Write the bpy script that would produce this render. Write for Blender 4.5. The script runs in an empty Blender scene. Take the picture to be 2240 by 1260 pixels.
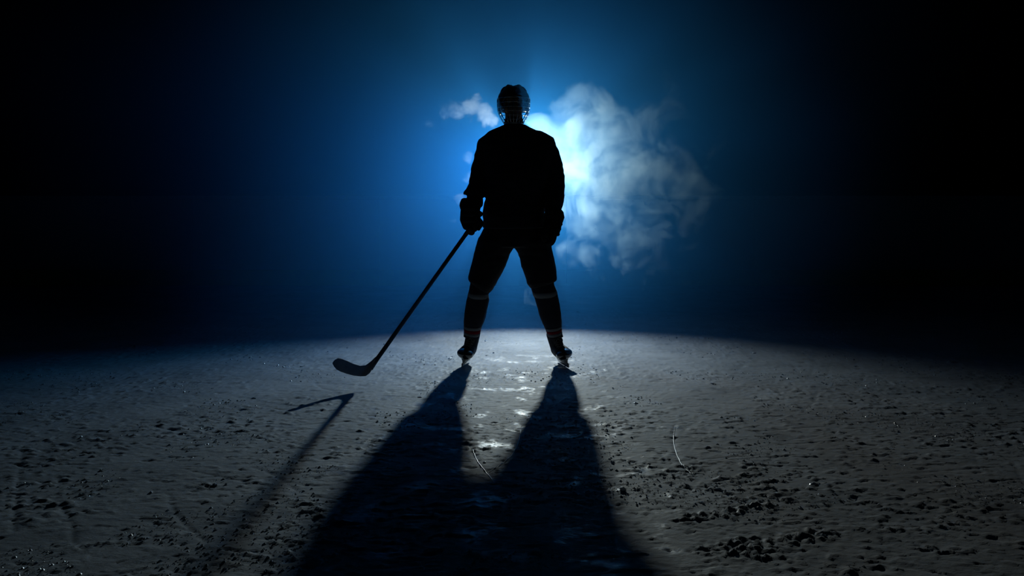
import bpy, bmesh, math, random
import numpy as np
from mathutils import Vector, Matrix, noise as mnoise

# ------------------------------------------------------------------ camera, world, light, exposure
SC = bpy.context.scene
COL = SC.collection
CAM_H = 1.2                       # camera height above the ice
FPX = 2178.0                      # focal length in pixels of the 2240 px wide frame (35 mm on 36 mm)
HOR = 421.0                       # pixel row of the horizon

cam_d = bpy.data.cameras.new('camera')
cam_d.sensor_width = 36.0
cam_d.lens = 36.0 * FPX / 2240.0
cam_d.shift_y = -(630.0 - HOR) / 2240.0
cam_d.clip_start = 0.05
cam_d.clip_end = 200.0
cam = bpy.data.objects.new('camera', cam_d)
cam.location = (0, 0, CAM_H)
cam.rotation_euler = (math.radians(90), 0, 0)
COL.objects.link(cam)
SC.camera = cam

world = bpy.data.worlds.new('dark_arena')
SC.world = world
world.use_nodes = True
world.node_tree.nodes['Background'].inputs[0].default_value = (0.0, 0.004, 0.012, 1)
world.node_tree.nodes['Background'].inputs[1].default_value = 0.05

SC.view_settings.view_transform = 'Standard'
SC.view_settings.look = 'None'
SC.view_settings.gamma = 1.0
SC.view_settings.use_curve_mapping = False
SC.view_settings.exposure = 0.0

cy = SC.cycles
cy.volume_bounces = 0
cy.use_adaptive_sampling = True
cy.adaptive_threshold = 0.06
cy.adaptive_min_samples = 12
cy.max_bounces = 6
cy.diffuse_bounces = 2
cy.glossy_bounces = 2
cy.volume_step_rate = 0.6
cy.volume_max_steps = 96
cy.use_denoising = True
cy.sample_clamp_indirect = 4.0

LAMP = Vector((0.15, 9.45, 1.54))      # floodlight lens, hidden behind the skater's chest
LAMP_POWER = 480.0
LAMP_COLOR = (0.62, 0.79, 1.0)
LAMP_CONE = 106.0
LAMP_DIP = 18.0
spot_d = bpy.data.lights.new('floodlight_beam', 'SPOT')
spot_d.energy = LAMP_POWER
spot_d.color = LAMP_COLOR
spot_d.spot_size = math.radians(LAMP_CONE)
spot_d.spot_blend = 1.0
spot_d.shadow_soft_size = 0.05
# beam profile of the lens: strongest straight ahead, weaker to both sides
spot_d.use_nodes = True
_nt = spot_d.node_tree
_em = next(n for n in _nt.nodes if n.type == 'EMISSION')
_tc = _nt.nodes.new('ShaderNodeTexCoord')
_sx = _nt.nodes.new('ShaderNodeSeparateXYZ')
_nt.links.new(_tc.outputs['Normal'], _sx.inputs[0])
_prev = _sx.outputs[0]
for _op, _b in (('ABSOLUTE', None), ('POWER', 2.0), ('MULTIPLY', -2.6), ('EXPONENT', None)):
    _m = _nt.nodes.new('ShaderNodeMath')
    _m.operation = _op
    _nt.links.new(_prev, _m.inputs[0])
    if _b is not None: _m.inputs[1].default_value = _b
    _prev = _m.outputs[0]
_nt.links.new(_prev, _em.inputs['Strength'])
spot = bpy.data.objects.new('floodlight_beam', spot_d)
spot.location = LAMP + Vector((0, -0.03, 0))
spot.rotation_euler = (math.radians(90 - LAMP_DIP), 0, math.radians(180))
COL.objects.link(spot)

# added blue fill at the floodlight, tints the ice and haze on the left
BLUE_YAW, BLUE_DIP = 30.0, 14.0
wash_d = bpy.data.lights.new('added_blue_fill', 'SPOT')
wash_d.energy = 140.0
wash_d.color = (0.02, 0.36, 1.0)
wash_d.spot_size = math.radians(66)
wash_d.spot_blend = 1.0
wash_d.shadow_soft_size = 0.035
wash = bpy.data.objects.new('added_blue_fill', wash_d)
wash.location = LAMP + Vector((-0.02, -0.03, 0.02))
_a, _d = math.radians(BLUE_YAW), math.radians(BLUE_DIP)
wash.rotation_euler = Vector((-math.sin(_a) * math.cos(_d), -math.cos(_a) * math.cos(_d), -math.sin(_d))).to_track_quat('-Z', 'Y').to_euler()
COL.objects.link(wash)

random.seed(7)
RNG = np.random.default_rng(11)


def px(x, y, D):
    """point at depth D (metres along +Y) that a pixel of the photograph looks at"""
    return Vector(((x - 1120.0) * D / FPX, D, CAM_H - (y - HOR) * D / FPX))


def ground(x, y):
    D = CAM_H * FPX / (y - HOR)
    return Vector(((x - 1120.0) * D / FPX, D, 0.0))


# ------------------------------------------------------------------ materials
MATS = {}


def mat(name, color, rough=0.6, metallic=0.0, spec=0.5, bump=None, var=0.0, vscale=20.0, sheen=0.0, coat=0.0):
    m = bpy.data.materials.new(name)
    m.use_nodes = True
    nt = m.node_tree
    b = nt.nodes['Principled BSDF']
    b.inputs['Base Color'].default_value = (*color, 1)
    b.inputs['Roughness'].default_value = rough
    b.inputs['Metallic'].default_value = metallic
    b.inputs['Specular IOR Level'].default_value = spec
    b.inputs['Sheen Weight'].default_value = sheen
    b.inputs['Coat Weight'].default_value = coat
    tc = nt.nodes.new('ShaderNodeTexCoord')
    if var > 0:
        n = nt.nodes.new('ShaderNodeTexNoise')
        n.inputs['Scale'].default_value = vscale
        n.inputs['Detail'].default_value = 4
        nt.links.new(tc.outputs['Object'], n.inputs['Vector'])
        r = nt.nodes.new('ShaderNodeValToRGB')
        r.color_ramp.elements[0].position = 0.3
        r.color_ramp.elements[1].position = 0.75
        r.color_ramp.elements[0].color = (*[c * (1 - var) for c in color], 1)
        r.color_ramp.elements[1].color = (*[min(1, c * (1 + var)) for c in color], 1)
        nt.links.new(n.outputs['Fac'], r.inputs['Fac'])
        nt.links.new(r.outputs['Color'], b.inputs['Base Color'])
    if bump:
        sc, st, di = bump
        n = nt.nodes.new('ShaderNodeTexNoise')
        n.inputs['Scale'].default_value = sc
        n.inputs['Detail'].default_value = 5
        nt.links.new(tc.outputs['Object'], n.inputs['Vector'])
        bp = nt.nodes.new('ShaderNodeBump')
        bp.inputs['Strength'].default_value = st
        bp.inputs['Distance'].default_value = di
        nt.links.new(n.outputs['Fac'], bp.inputs['Height'])
        nt.links.new(bp.outputs['Normal'], b.inputs['Normal'])
    MATS[name] = m
    return m


mat('jersey_fabric', (0.010, 0.012, 0.022), 0.95, spec=0.15, bump=(260, 0.35, 0.002), var=0.25, sheen=0.05)
mat('pants_fabric', (0.008, 0.009, 0.014), 0.85, spec=0.2, bump=(180, 0.3, 0.002), var=0.25)
mat('sock_knit', (0.010, 0.012, 0.020), 0.95, spec=0.15, bump=(300, 0.5, 0.002), var=0.2)
mat('stripe_white', (0.10, 0.11, 0.125), 0.95, spec=0.15, bump=(300, 0.5, 0.002))
mat('stripe_red', (0.12, 0.006, 0.016), 0.95, spec=0.15, bump=(300, 0.5, 0.002))
mat('skin', (0.14, 0.08, 0.055), 0.6, bump=(150, 0.15, 0.001), var=0.1)
mat('eye_white', (0.6, 0.6, 0.6), 0.15)
mat('eye_dark', (0.02, 0.015, 0.01), 0.1)
mat('helmet_plastic', (0.012, 0.012, 0.016), 0.35, bump=(60, 0.05, 0.001), var=0.15)
mat('vent_black', (0.003, 0.003, 0.004), 0.9)
mat('cage_steel', (0.40, 0.40, 0.42), 0.18, metallic=1.0, var=0.05)
mat('strap_webbing', (0.015, 0.015, 0.018), 0.9, bump=(400, 0.4, 0.001))
mat('glove_leather', (0.008, 0.009, 0.014), 0.9, spec=0.12, bump=(220, 0.4, 0.002), var=0.3)
mat('boot_composite', (0.010, 0.011, 0.016), 0.7, spec=0.15, bump=(200, 0.2, 0.001), var=0.2)
mat('toe_plastic', (0.010, 0.010, 0.012), 0.16, coat=0.5, var=0.1)
mat('holder_plastic', (0.22, 0.23, 0.23), 0.5, var=0.08)
mat('blade_steel', (0.55, 0.56, 0.58), 0.25, metallic=1.0, var=0.05)
mat('lace_cotton', (0.05, 0.05, 0.055), 0.9, bump=(500, 0.4, 0.001))
mat('stick_composite', (0.014, 0.012, 0.014), 0.45, var=0.3, vscale=40)
mat('blade_tape', (0.055, 0.062, 0.075), 0.85, bump=(300, 0.4, 0.001), var=0.3)
mat('grip_tape', (0.05, 0.05, 0.055), 0.9, bump=(300, 0.5, 0.001))
mat('board_plastic', (0.24, 0.27, 0.30), 0.45, bump=(8, 0.05, 0.005), var=0.05, vscale=3)
mat('kick_plastic', (0.30, 0.26, 0.05), 0.5, var=0.15, vscale=6)
mat('rail_blue', (0.22, 0.25, 0.29), 0.4, var=0.1)
mat('post_metal', (0.06, 0.06, 0.07), 0.5, metallic=0.8, var=0.1)
mat('wall_black', (0.008, 0.008, 0.010), 0.95, bump=(6, 0.2, 0.01), var=0.3, vscale=2)
mat('lamp_metal', (0.015, 0.015, 0.017), 0.55, metallic=0.3, var=0.2)
mat('chip_ice', (0.62, 0.68, 0.74), 0.3, bump=(120, 0.5, 0.002), var=0.1)

# glass pane
g = bpy.data.materials.new('board_glass')
g.use_nodes = True
gb = g.node_tree.nodes['Principled BSDF']
gb.inputs['Base Color'].default_value = (0.9, 0.95, 0.97, 1)
gb.inputs['Roughness'].default_value = 0.05
gb.inputs['IOR'].default_value = 1.04
gb.inputs['Transmission Weight'].default_value = 1.0
MATS['board_glass'] = g

# lens: it gives off the light
lm = bpy.data.materials.new('lamp_lens')
lm.use_nodes = True
lb = lm.node_tree.nodes['Principled BSDF']
lb.inputs['Base Color'].default_value = (0.9, 0.9, 0.9, 1)
lb.inputs['Emission Color'].default_value = (*LAMP_COLOR, 1)
lb.inputs['Emission Strength'].default_value = 8.0
MATS['lamp_lens'] = lm


def ice_material():
    m = bpy.data.materials.new('rink_ice')
    m.use_nodes = True
    nt = m.node_tree
    L = nt.links
    b = nt.nodes['Principled BSDF']
    tc = nt.nodes.new('ShaderNodeTexCoord')

    def noise(scale, detail, vec=None, rough=0.6):
        n = nt.nodes.new('ShaderNodeTexNoise')
        n.inputs['Scale'].default_value = scale
        n.inputs['Detail'].default_value = detail
        n.inputs['Roughness'].default_value = rough
        L.new(vec or tc.outputs['Object'], n.inputs['Vector'])
        return n.outputs['Fac']

    def ramp(f, p0, c0, p1, c1):
        r = nt.nodes.new('ShaderNodeValToRGB')
        r.color_ramp.elements[0].position = p0
        r.color_ramp.elements[1].position = p1
        r.color_ramp.elements[0].color = (*c0, 1)
        r.color_ramp.elements[1].color = (*c1, 1)
        L.new(f, r.inputs['Fac'])
        return r.outputs['Color']
    # snow-dusted ice: paler where shavings lie, greyer where the ice is bare
    L.new(ramp(noise(2.2, 6), 0.30, (0.275, 0.30, 0.33), 0.70, (0.43, 0.46, 0.50)), b.inputs['Base Color'])
    L.new(ramp(noise(5.0, 6), 0.33, (0.24,) * 3, 0.46, (0.70,) * 3), b.inputs['Roughness'])
    b.inputs['IOR'].default_value = 1.31
    b.inputs['Specular IOR Level'].default_value = 0.20
    # fine relief
    mp = nt.nodes.new('ShaderNodeMapping')
    mp.inputs['Scale'].default_value = (1.0, 1.5, 1.0)
    L.new(tc.outputs['Object'], mp.inputs['Vector'])
    b1 = nt.nodes.new('ShaderNodeBump')
    b1.inputs['Strength'].default_value = 0.45
    b1.inputs['Distance'].default_value = 0.004
    L.new(noise(70, 6, mp.outputs['Vector'], 0.65), b1.inputs['Height'])
    b2 = nt.nodes.new('ShaderNodeBump')
    b2.inputs['Strength'].default_value = 0.30
    b2.inputs['Distance'].default_value = 0.012
    L.new(noise(14, 5, mp.outputs['Vector'], 0.6), b2.inputs['Height'])
    L.new(b1.outputs['Normal'], b2.inputs['Normal'])
    L.new(b2.outputs['Normal'], b.inputs['Normal'])
    MATS['rink_ice'] = m


ice_material()


# ------------------------------------------------------------------ mesh helpers
def new_obj(name, verts, faces, m, parent=None, smooth=True):
    me = bpy.data.meshes.new(name)
    me.from_pydata([tuple(v) for v in verts], [], faces)
    me.validate()
    bm = bmesh.new()
    bm.from_mesh(me)
    bmesh.ops.recalc_face_normals(bm, faces=bm.faces)
    bm.to_mesh(me)
    bm.free()
    me.materials.append(MATS[m] if isinstance(m, str) else m)
    if smooth:
        me.polygons.foreach_set('use_smooth', [True] * len(me.polygons))
    o = bpy.data.objects.new(name, me)
    COL.objects.link(o)
    if parent is not None:
        o.parent = parent
        bpy.context.view_layer.update()
        o.matrix_parent_inverse = parent.matrix_world.inverted()
    return o


def tag(o, label=None, cat=None, group=None, kind=None):
    if label: o['label'] = label
    if cat: o['category'] = cat
    if group: o['group'] = group
    if kind: o['kind'] = kind
    return o


def empty(name, loc):
    o = bpy.data.objects.new(name, None)
    o.location = loc
    COL.objects.link(o)
    bpy.context.view_layer.update()
    return o


class MB:
    """collects shapes into one mesh"""

    def __init__(self):
        self.v, self.f = [], []

    def add(self, v, f):
        n = len(self.v)
        self.v += [Vector(p) for p in v]
        self.f += [tuple(i + n for i in q) for q in f]
        return self

    def box(self, c, sx, sy, sz, M=None):
        c = Vector(c)
        vs = [Vector((x * sx / 2, y * sy / 2, z * sz / 2)) for x in (-1, 1) for y in (-1, 1) for z in (-1, 1)]
        if M is not None: vs = [M @ p for p in vs]
        return self.add([c + p for p in vs], [(0, 1, 3, 2), (4, 6, 7, 5), (0, 4, 5, 1), (2, 3, 7, 6), (0, 2, 6, 4), (1, 5, 7, 3)])

    def rings(self, rings, closed=False, cap=True):
        n = len(rings[0])
        vs, fs = [], []
        for r in rings: vs += r
        m = len(rings)
        for i in range(m if closed else m - 1):
            a, b = i * n, ((i + 1) % m) * n
            for j in range(n):
                k = (j + 1) % n
                fs.append((a + j, a + k, b + k, b + j))
        if cap and not closed:
            fs.append(tuple(range(n - 1, -1, -1)))
            fs.append(tuple((m - 1) * n + j for j in range(n)))
        return self.add(vs, fs)

    def sweep(self, path, ra, rb=None, side=(1, 0, 0), n=20, ex=2.0, round_ends=True, fixed=None):
        """oval tube along a path; ra = half-width along 'side', rb = half-depth; fixed = tangent used for all rings"""
        path = [Vector(p) for p in path]
        m = len(path)
        rb = rb or ra
        rings = []
        tang = []
        for i in range(m):
            if fixed is not None: tang.append(Vector(fixed).normalized())
            else: tang.append((path[min(i + 1, m - 1)] - path[max(i - 1, 0)]).normalized())

        def ring(c, t, a, b):
            s = Vector(side) - t * Vector(side).dot(t)
            s.normalize()
            d = t.cross(s).normalized()
            out = []
            for j in range(n):
                u = 2 * math.pi * j / n
                cu, su = math.cos(u), math.sin(u)
                out.append(c + s * (a * math.copysign(abs(cu) ** (2 / ex), cu)) + d * (b * math.copysign(abs(su) ** (2 / ex), su)))
            return out
        if round_ends:
            for q in (0.95, 0.75, 0.45):
                h = min(ra[0], rb[0]) * 0.7
                k = math.sqrt(max(0.02, 1 - q * q))
                rings.append(ring(path[0] - tang[0] * h * q, tang[0], ra[0] * k, rb[0] * k))
        for i in range(m): rings.append(ring(path[i], tang[i], ra[i], rb[i]))
        if round_ends:
            for q in (0.45, 0.75, 0.95):
                h = min(ra[-1], rb[-1]) * 0.7
                k = math.sqrt(max(0.02, 1 - q * q))
                rings.append(ring(path[-1] + tang[-1] * h * q, tang[-1], ra[-1] * k, rb[-1] * k))
        return self.rings(rings)

    def ball(self, c, rx, ry, rz, M=None, n=20, m=12):
        c = Vector(c)
        rings = []
        for i in range(1, m):
            th = math.pi * i / m
            r = []
            for j in range(n):
                u = 2 * math.pi * j / n
                p = Vector((rx * math.sin(th) * math.cos(u), ry * math.sin(th) * math.sin(u), rz * math.cos(th)))
                r.append(c + (M @ p if M is not None else p))
            rings.append(r)
        return self.rings(rings)

    def tube(self, path, r, n=6):
        return self.sweep(path, [r] * len(path), side=(0.31, 0.2, 0.93), n=n, round_ends=False)

    def build(self, name, m, parent=None, smooth=True):
        return new_obj(name, self.v, self.f, m, parent, smooth)

    def remeshed(self, name, m, parent=None, voxel=0.007, smooth_it=4, disp=None):
        """all shapes fused into one continuous surface"""
        o = new_obj(name + '_raw', self.v, self.f, m)
        rm = o.modifiers.new('r', 'REMESH')
        rm.mode = 'VOXEL'
        rm.voxel_size = voxel
        sm = o.modifiers.new('s', 'SMOOTH')
        sm.factor = 0.5
        sm.iterations = smooth_it
        dg = bpy.context.evaluated_depsgraph_get()
        me = bpy.data.meshes.new_from_object(o.evaluated_get(dg))
        raw = o.data
        bpy.data.objects.remove(o)
        bpy.data.meshes.remove(raw)
        me.name = name
        if disp is not None:
            k = len(me.vertices)
            co = np.empty(k * 3); me.vertices.foreach_get('co', co); co = co.reshape(-1, 3)
            no = np.empty(k * 3); me.vertices.foreach_get('normal', no); no = no.reshape(-1, 3)
            d = np.array([disp(Vector(c)) for c in co])
            co += no * d[:, None]
            me.vertices.foreach_set('co', co.ravel())
            me.update()
        me.polygons.foreach_set('use_smooth', [True] * len(me.polygons))
        if not me.materials: me.materials.append(MATS[m])
        o = bpy.data.objects.new(name, me)
        COL.objects.link(o)
        if parent is not None:
            o.parent = parent
            bpy.context.view_layer.update()
            o.matrix_parent_inverse = parent.matrix_world.inverted()
        return o


def spline(pts, n=10):
    """Catmull-Rom through points"""
    P = [Vector(p) for p in pts]
    P = [P[0] * 2 - P[1]] + P + [P[-1] * 2 - P[-2]]
    out = []
    for i in range(1, len(P) - 2):
        for k in range(n):
            t = k / n
            a, b, c, d = P[i - 1:i + 3]
            out.append(0.5 * ((2 * b) + (c - a) * t + (2 * a - 5 * b + 4 * c - d) * t * t + (3 * b - a - 3 * c + d) * t ** 3))
    out.append(P[-2])
    return out


# ------------------------------------------------------------------ setting: the ice
def axis_steps(a0, fine_end, a1, d0, grow):
    xs = [a0]
    d = d0
    while xs[-1] < a1:
        if xs[-1] > fine_end: d *= grow
        xs.append(xs[-1] + d)
    return np.array(xs)


def perlin(x, y, seed):
    r = np.random.default_rng(seed)
    N = 256
    ang = r.random((N, N)) * 2 * np.pi
    gx, gy = np.cos(ang), np.sin(ang)
    xi, yi = np.floor(x).astype(int), np.floor(y).astype(int)
    xf, yf = x - xi, y - yi

    def gd(i, j, dx, dy):
        return gx[i % N, j % N] * dx + gy[i % N, j % N] * dy
    u = xf ** 3 * (xf * (xf * 6 - 15) + 10)
    v = yf ** 3 * (yf * (yf * 6 - 15) + 10)
    a = gd(xi, yi, xf, yf); b = gd(xi + 1, yi, xf - 1, yf)
    c = gd(xi, yi + 1, xf, yf - 1); d = gd(xi + 1, yi + 1, xf - 1, yf - 1)
    return (a + u * (b - a)) * (1 - v) + (c + u * (d - c)) * v


def fbm(x, y, seed, octs=4):
    s = np.zeros_like(x); amp = 1.0; f = 1.0
    for k in range(octs):
        s += amp * perlin(x * f, y * f, seed + k)
        amp *= 0.5; f *= 2.03
    return s


def sstep(v, a, b):
    t = np.clip((v - a) / (b - a), 0, 1)
    return t * t * (3 - 2 * t)


# rows of pushed-up snow, seen in the photograph at these pixels (from, to, half-width m, height m)
PILES = [((1500, 1135), (1672, 1104), 0.035, 0.020), ((1620, 1190), (1800, 1165), 0.05, 0.022),
         ((1390, 1068), (1420, 1075), 0.02, 0.012), ((1560, 1205), (1690, 1215), 0.05, 0.018),
         ((1330, 1005), (1415, 1012), 0.02, 0.012), ((1425, 1006), (1500, 1000), 0.02, 0.010),
         ((1370, 925), (1440, 935), 0.02, 0.010), ((1400, 898), (1455, 900), 0.02, 0.010),
         ((1460, 1045), (1500, 1040), 0.02, 0.012), ((1690, 995), (1770, 992), 0.02, 0.009),
         ((1600, 1050), (1635, 1035), 0.015, 0.012), ((1700, 1080), (1780, 1085), 0.02, 0.010),
         ((650, 1095), (695, 1110), 0.03, 0.014), ((700, 1125), (745, 1140), 0.03, 0.014),
         ((420, 1062), (465, 1060), 0.02, 0.012), ((350, 920), (480, 918), 0.018, 0.008),
         ((300, 950), (370, 952), 0.018, 0.008), ((190, 1190), (420, 1165), 0.02, 0.010),
         ((80, 1105), (135, 1100), 0.03, 0.014), ((120, 1190), (180, 1195), 0.03, 0.014),
         ((900, 770), (960, 775), 0.03, 0.010), ((925, 792), (985, 797), 0.03, 0.014),
         ((1035, 798), (1080, 798), 0.03, 0.012), ((840, 815), (910, 818), 0.03, 0.010),
         ((1090, 905), (1190, 903), 0.02, 0.006), ((1060, 850), (1180, 845), 0.03, 0.007),
         ((1365, 820), (1440, 822), 0.03, 0.009), ((1740, 800), (1810, 798), 0.03, 0.008),
         ((1850, 1010), (1930, 1003), 0.02, 0.012), ((1880, 1155), (2010, 1160), 0.03, 0.012)]
# grooves cut by skates: pixel paths
GROOVES = [[(1140, 935), (1132, 972), (1112, 1002), (1070, 1030)], [(1030, 975), (1048, 1012), (1083, 1052)],
           [(368, 1078), (380, 1112), (405, 1145), (455, 1185)], [(688, 835), (700, 847), (730, 855)],
           [(555, 1020), (600, 1038), (650, 1072)], [(1476, 930), (1474, 968), (1490, 1012), (1520, 1040)],
           [(1510, 950), (1545, 972), (1585, 982)], [(1790, 855), (1780, 880), (1762, 895)],
           [(48, 985), (38, 1060), (28, 1160)], [(130, 1105), (155, 1140), (160, 1190)],
           [(740, 1180), (742, 1130), (756, 1090)], [(1600, 1010), (1650, 1016), (1770, 1018)]]

xs_h = axis_steps(0.0, 2.3, 9.4, 0.0095, 1.0055)
xs = np.concatenate([-xs_h[:0:-1], xs_h])
ys = axis_steps(1.4, 5.2, 13.2, 0.0095, 1.0085)
X, Y = np.meshgrid(xs, ys)
Z = 0.004 * fbm(X * 0.9, Y * 0.9, 1, 3)
# chipped crust: small raised plates and pits, in patches
patch = sstep(fbm(X * 1.1 + 7, Y * 1.1, 20, 3), -0.30, 0.40)
chip = fbm(X * 13, Y * 15, 30, 4)
Z += 0.0060 * sstep(chip, 0.24, 0.38) * (0.35 + 0.65 * patch)
chip2 = fbm(X * 26 + 3, Y * 30, 40, 3)
Z += 0.0048 * sstep(chip2, 0.26, 0.42) * (0.25 + 0.75 * patch)
Z -= 0.0045 * sstep(fbm(X * 9 - 4, Y * 16, 50, 3), 0.40, 0.55)
# thin flakes lying across the rink
flake = perlin(X * 7 + 11, Y * 34, 55) + 0.5 * perlin(X * 19, Y * 40, 56)
Z += 0.0050 * sstep(flake, 0.42, 0.60)
# long shallow scrapes
for k, (ang, sx_, sy_, amp) in enumerate([(0.25, 1.2, 26, 0.0022), (-0.5, 1.4, 24, 0.0022), (1.2, 1.1, 28, 0.0016)]):
    U = X * math.cos(ang) + Y * math.sin(ang); V = -X * math.sin(ang) + Y * math.cos(ang)
    Z -= amp * sstep(fbm(U * sx_, V * sy_, 60 + 5 * k, 2), 0.38, 0.55)
Zr = perlin(X * 30, Y * 30, 80) * 0.5 + perlin(X * 60, Y * 60, 81) * 0.5
for (a, b, w, h) in PILES:
    A, B = ground(*a), ground(*b)
    d = B - A
    l2 = d.length_squared
    T = np.clip(((X - A.x) * d.x + (Y - A.y) * d.y) / l2, 0, 1)
    R = np.hypot(X - (A.x + T * d.x), Y - (A.y + T * d.y))
    wob = 1 + 0.5 * perlin(X * 9 + a[0], Y * 9, 90)
    Z += 0.75 * h * np.clip(0.15 + 2.4 * Zr, 0, 1.6) * np.exp(-(R / (1.3 * w * wob)) ** 2)
for path in GROOVES:
    P = [ground(*p) for p in path]
    Q = spline(P, 8)
    R = np.full_like(X, 9.0)
    x0, x1 = min(p.x for p in Q) - .1, max(p.x for p in Q) + .1
    y0, y1 = min(p.y for p in Q) - .1, max(p.y for p in Q) + .1
    msk = (X > x0) & (X < x1) & (Y > y0) & (Y < y1)
    xm, ym = X[msk], Y[msk]
    rm_ = np.full_like(xm, 9.0)
    for A, B in zip(Q[:-1], Q[1:]):
        d = B - A
        T = np.clip(((xm - A.x) * d.x + (ym - A.y) * d.y) / max(d.length_squared, 1e-9), 0, 1)
        rm_ = np.minimum(rm_, np.hypot(xm - (A.x + T * d.x), ym - (A.y + T * d.y)))
    R[msk] = rm_
    Z -= 0.0035 * np.exp(-(R / 0.010) ** 2)
# the ice stays level under the skates
for fx_, fy_ in ((-0.32, 6.93), (0.36, 6.93)):
    near = np.exp(-(((X - fx_) / 0.10) ** 2 + ((Y - fy_) / 0.22) ** 2) ** 2)
    Z = Z * (1 - near)
Z *= 1 - sstep(Y, 9.5, 12.0)
Z -= 0.004
ny, nx = X.shape
co = np.stack([X, Y, Z], -1).reshape(-1, 3).astype(np.float32)
idx = np.arange(ny * nx).reshape(ny, nx)
quads = np.stack([idx[:-1, :-1], idx[:-1, 1:], idx[1:, 1:], idx[1:, :-1]], -1).reshape(-1, 4).astype(np.int32)
me = bpy.data.meshes.new('floor')
me.vertices.add(len(co)); me.vertices.foreach_set('co', co.ravel())
me.loops.add(quads.size); me.loops.foreach_set('vertex_index', quads.ravel())
me.polygons.add(len(quads))
me.polygons.foreach_set('loop_start', np.arange(0, quads.size, 4, dtype=np.int32))
me.polygons.foreach_set('use_smooth', np.ones(len(quads), dtype=bool))
me.update(calc_edges=True)
me.materials.append(MATS['rink_ice'])
floor = bpy.data.objects.new('floor', me)
COL.objects.link(floor)
tag(floor, 'scratched snow-dusted ice of the rink with the shadow of the player across it', 'ice', kind='structure')


def ice_z(x, y):
    j = int(np.clip(np.searchsorted(xs, x), 0, nx - 1)); i = int(np.clip(np.searchsorted(ys, y), 0, ny - 1))
    return float(Z[i, j])


# raised white edges of the fresh skate cuts (parts of the ice)
for gi, path in enumerate(GROOVES):
    if gi not in (0, 1, 5): continue
    Q = spline([ground(*p) for p in path], 10)
    mb = MB()
    pts = []
    for q in Q: pts.append(Vector((q.x, q.y, ice_z(q.x, q.y) + 0.001)))
    r = [0.0022 * (0.35 + 0.65 * math.sin(math.pi * (i + 0.6) / (len(pts) + 0.2))) for i in range(len(pts))]
    mb.sweep(pts, r, side=(1, 0, 0), n=5, round_ends=False)
    mb.build('skate_scratch', 'chip_ice', floor)

# ------------------------------------------------------------------ setting: boards and walls behind
BY = 12.75
boards = empty('rink_boards', (0, BY, 0))
tag(boards, 'low white dasher boards with a glass screen along the far edge of the ice', 'boards')
PW = 2.4
for i in range(-4, 4):
    x0 = i * PW + 0.7
    c = x0 + PW / 2
    MB().box((c, BY + 0.04, 0.66), PW - 0.006, 0.06, 0.90).build('board_panel', 'board_plastic', boards, smooth=False)
    MB().box((c, BY + 0.03, 0.105), PW - 0.006, 0.06, 0.20).build('kick_plate', 'kick_plastic', boards, smooth=False)
    MB().box((c, BY + 0.05, 1.135), PW - 0.006, 0.12, 0.045).build('top_rail', 'rail_blue', boards, smooth=False)
    for h in (0, 1):
        MB().box((x0 + PW * (0.25 + 0.5 * h), BY + 0.06, 2.07), PW / 2 - 0.006, 0.012, 1.80).build('glass_pane', 'board_glass', boards, smooth=False)
wall = MB().box((0, 17.0, 4.0), 30, 0.2, 8.2).build('wall_back', 'wall_black', smooth=False)
tag(wall, 'black wall of the dark arena behind the boards', 'wall', kind='structure')
apron = MB().box((0, 15.1, -0.03), 30, 3.7, 0.05).build('floor_apron', 'wall_black', smooth=False)
tag(apron, 'dark floor behind the boards of the rink', 'floor', kind='structure')

# ------------------------------------------------------------------ floodlight behind the player
fl = empty('floodlight', (0.375, 9.52, 0))
tag(fl, 'black floodlight on a leaning floor stand hidden behind the player', 'lamp')
foot = Vector((0.375, 9.52, 0.0)); head = LAMP + Vector((0, 0.10, -0.02))
MB().sweep([foot + Vector((0, 0, 0.0)), foot + Vector((0, 0, 0.012)), foot + Vector((0, 0, 0.02))], [0.085, 0.085, 0.03], n=24, round_ends=False).build('base', 'lamp_metal', fl)
MB().sweep([foot + Vector((0, 0, 0.015)), head + Vector((0, 0.03, -0.12))], [0.013, 0.013], n=12, round_ends=False).build('stand', 'lamp_metal', fl)
aim = Vector((0, -math.cos(math.radians(LAMP_DIP)), -math.sin(math.radians(LAMP_DIP))))
hb = LAMP - aim * 0.01
MB().sweep([hb - aim * 0.17, hb - aim * 0.14, hb - aim * 0.06, hb - aim * 0.02], [0.04, 0.065, 0.085, 0.095], n=28, round_ends=False, side=(1, 0, 0)).build('housing', 'lamp_metal', fl)
MB().sweep([hb - aim * 0.02, hb - aim * 0.012], [0.085, 0.085], n=28, round_ends=False).build('lens', 'lamp_lens', fl)
yk = MB()
for s in (-1, 1):
    yk.sweep([hb - aim * 0.08 + Vector((s * 0.10, 0, 0)), hb - aim * 0.08 + Vector((s * 0.10, 0.02, -0.12)), head + Vector((0, 0.03, -0.13))], [0.008] * 3, n=8, round_ends=False)
yk.build('yoke', 'lamp_metal', fl)

# ------------------------------------------------------------------ the player
D0 = 6.90
person = empty('person', (0.0, D0, 0.0))
tag(person, 'hockey player in dark jersey and caged helmet standing silhouetted with legs apart', 'person')


def R(r, D=D0): return r * D / FPX


def sweep_px(mb, rows, side=(1, 0, 0), depth=None, **kw):
    """rows: (x_left_px, x_right_px, y_px, D, half-depth m)"""
    P = [px((a + b) / 2, y, D) for a, b, y, D, h in rows]
    mb.sweep(P, [R((b - a) / 2, D) for a, b, y, D, h in rows], [h for *_, h in rows], side=side, **kw)


def limb_px(mb, rows, dep=1.0, side=(1, 0, 0), **kw):
    """rows: (x, y, r_px, D)"""
    mb.sweep([px(x, y, D) for x, y, r, D in rows], [R(r, D) for x, y, r, D in rows], [R(r, D) * dep for x, y, r, D in rows], side=side, **kw)


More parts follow.
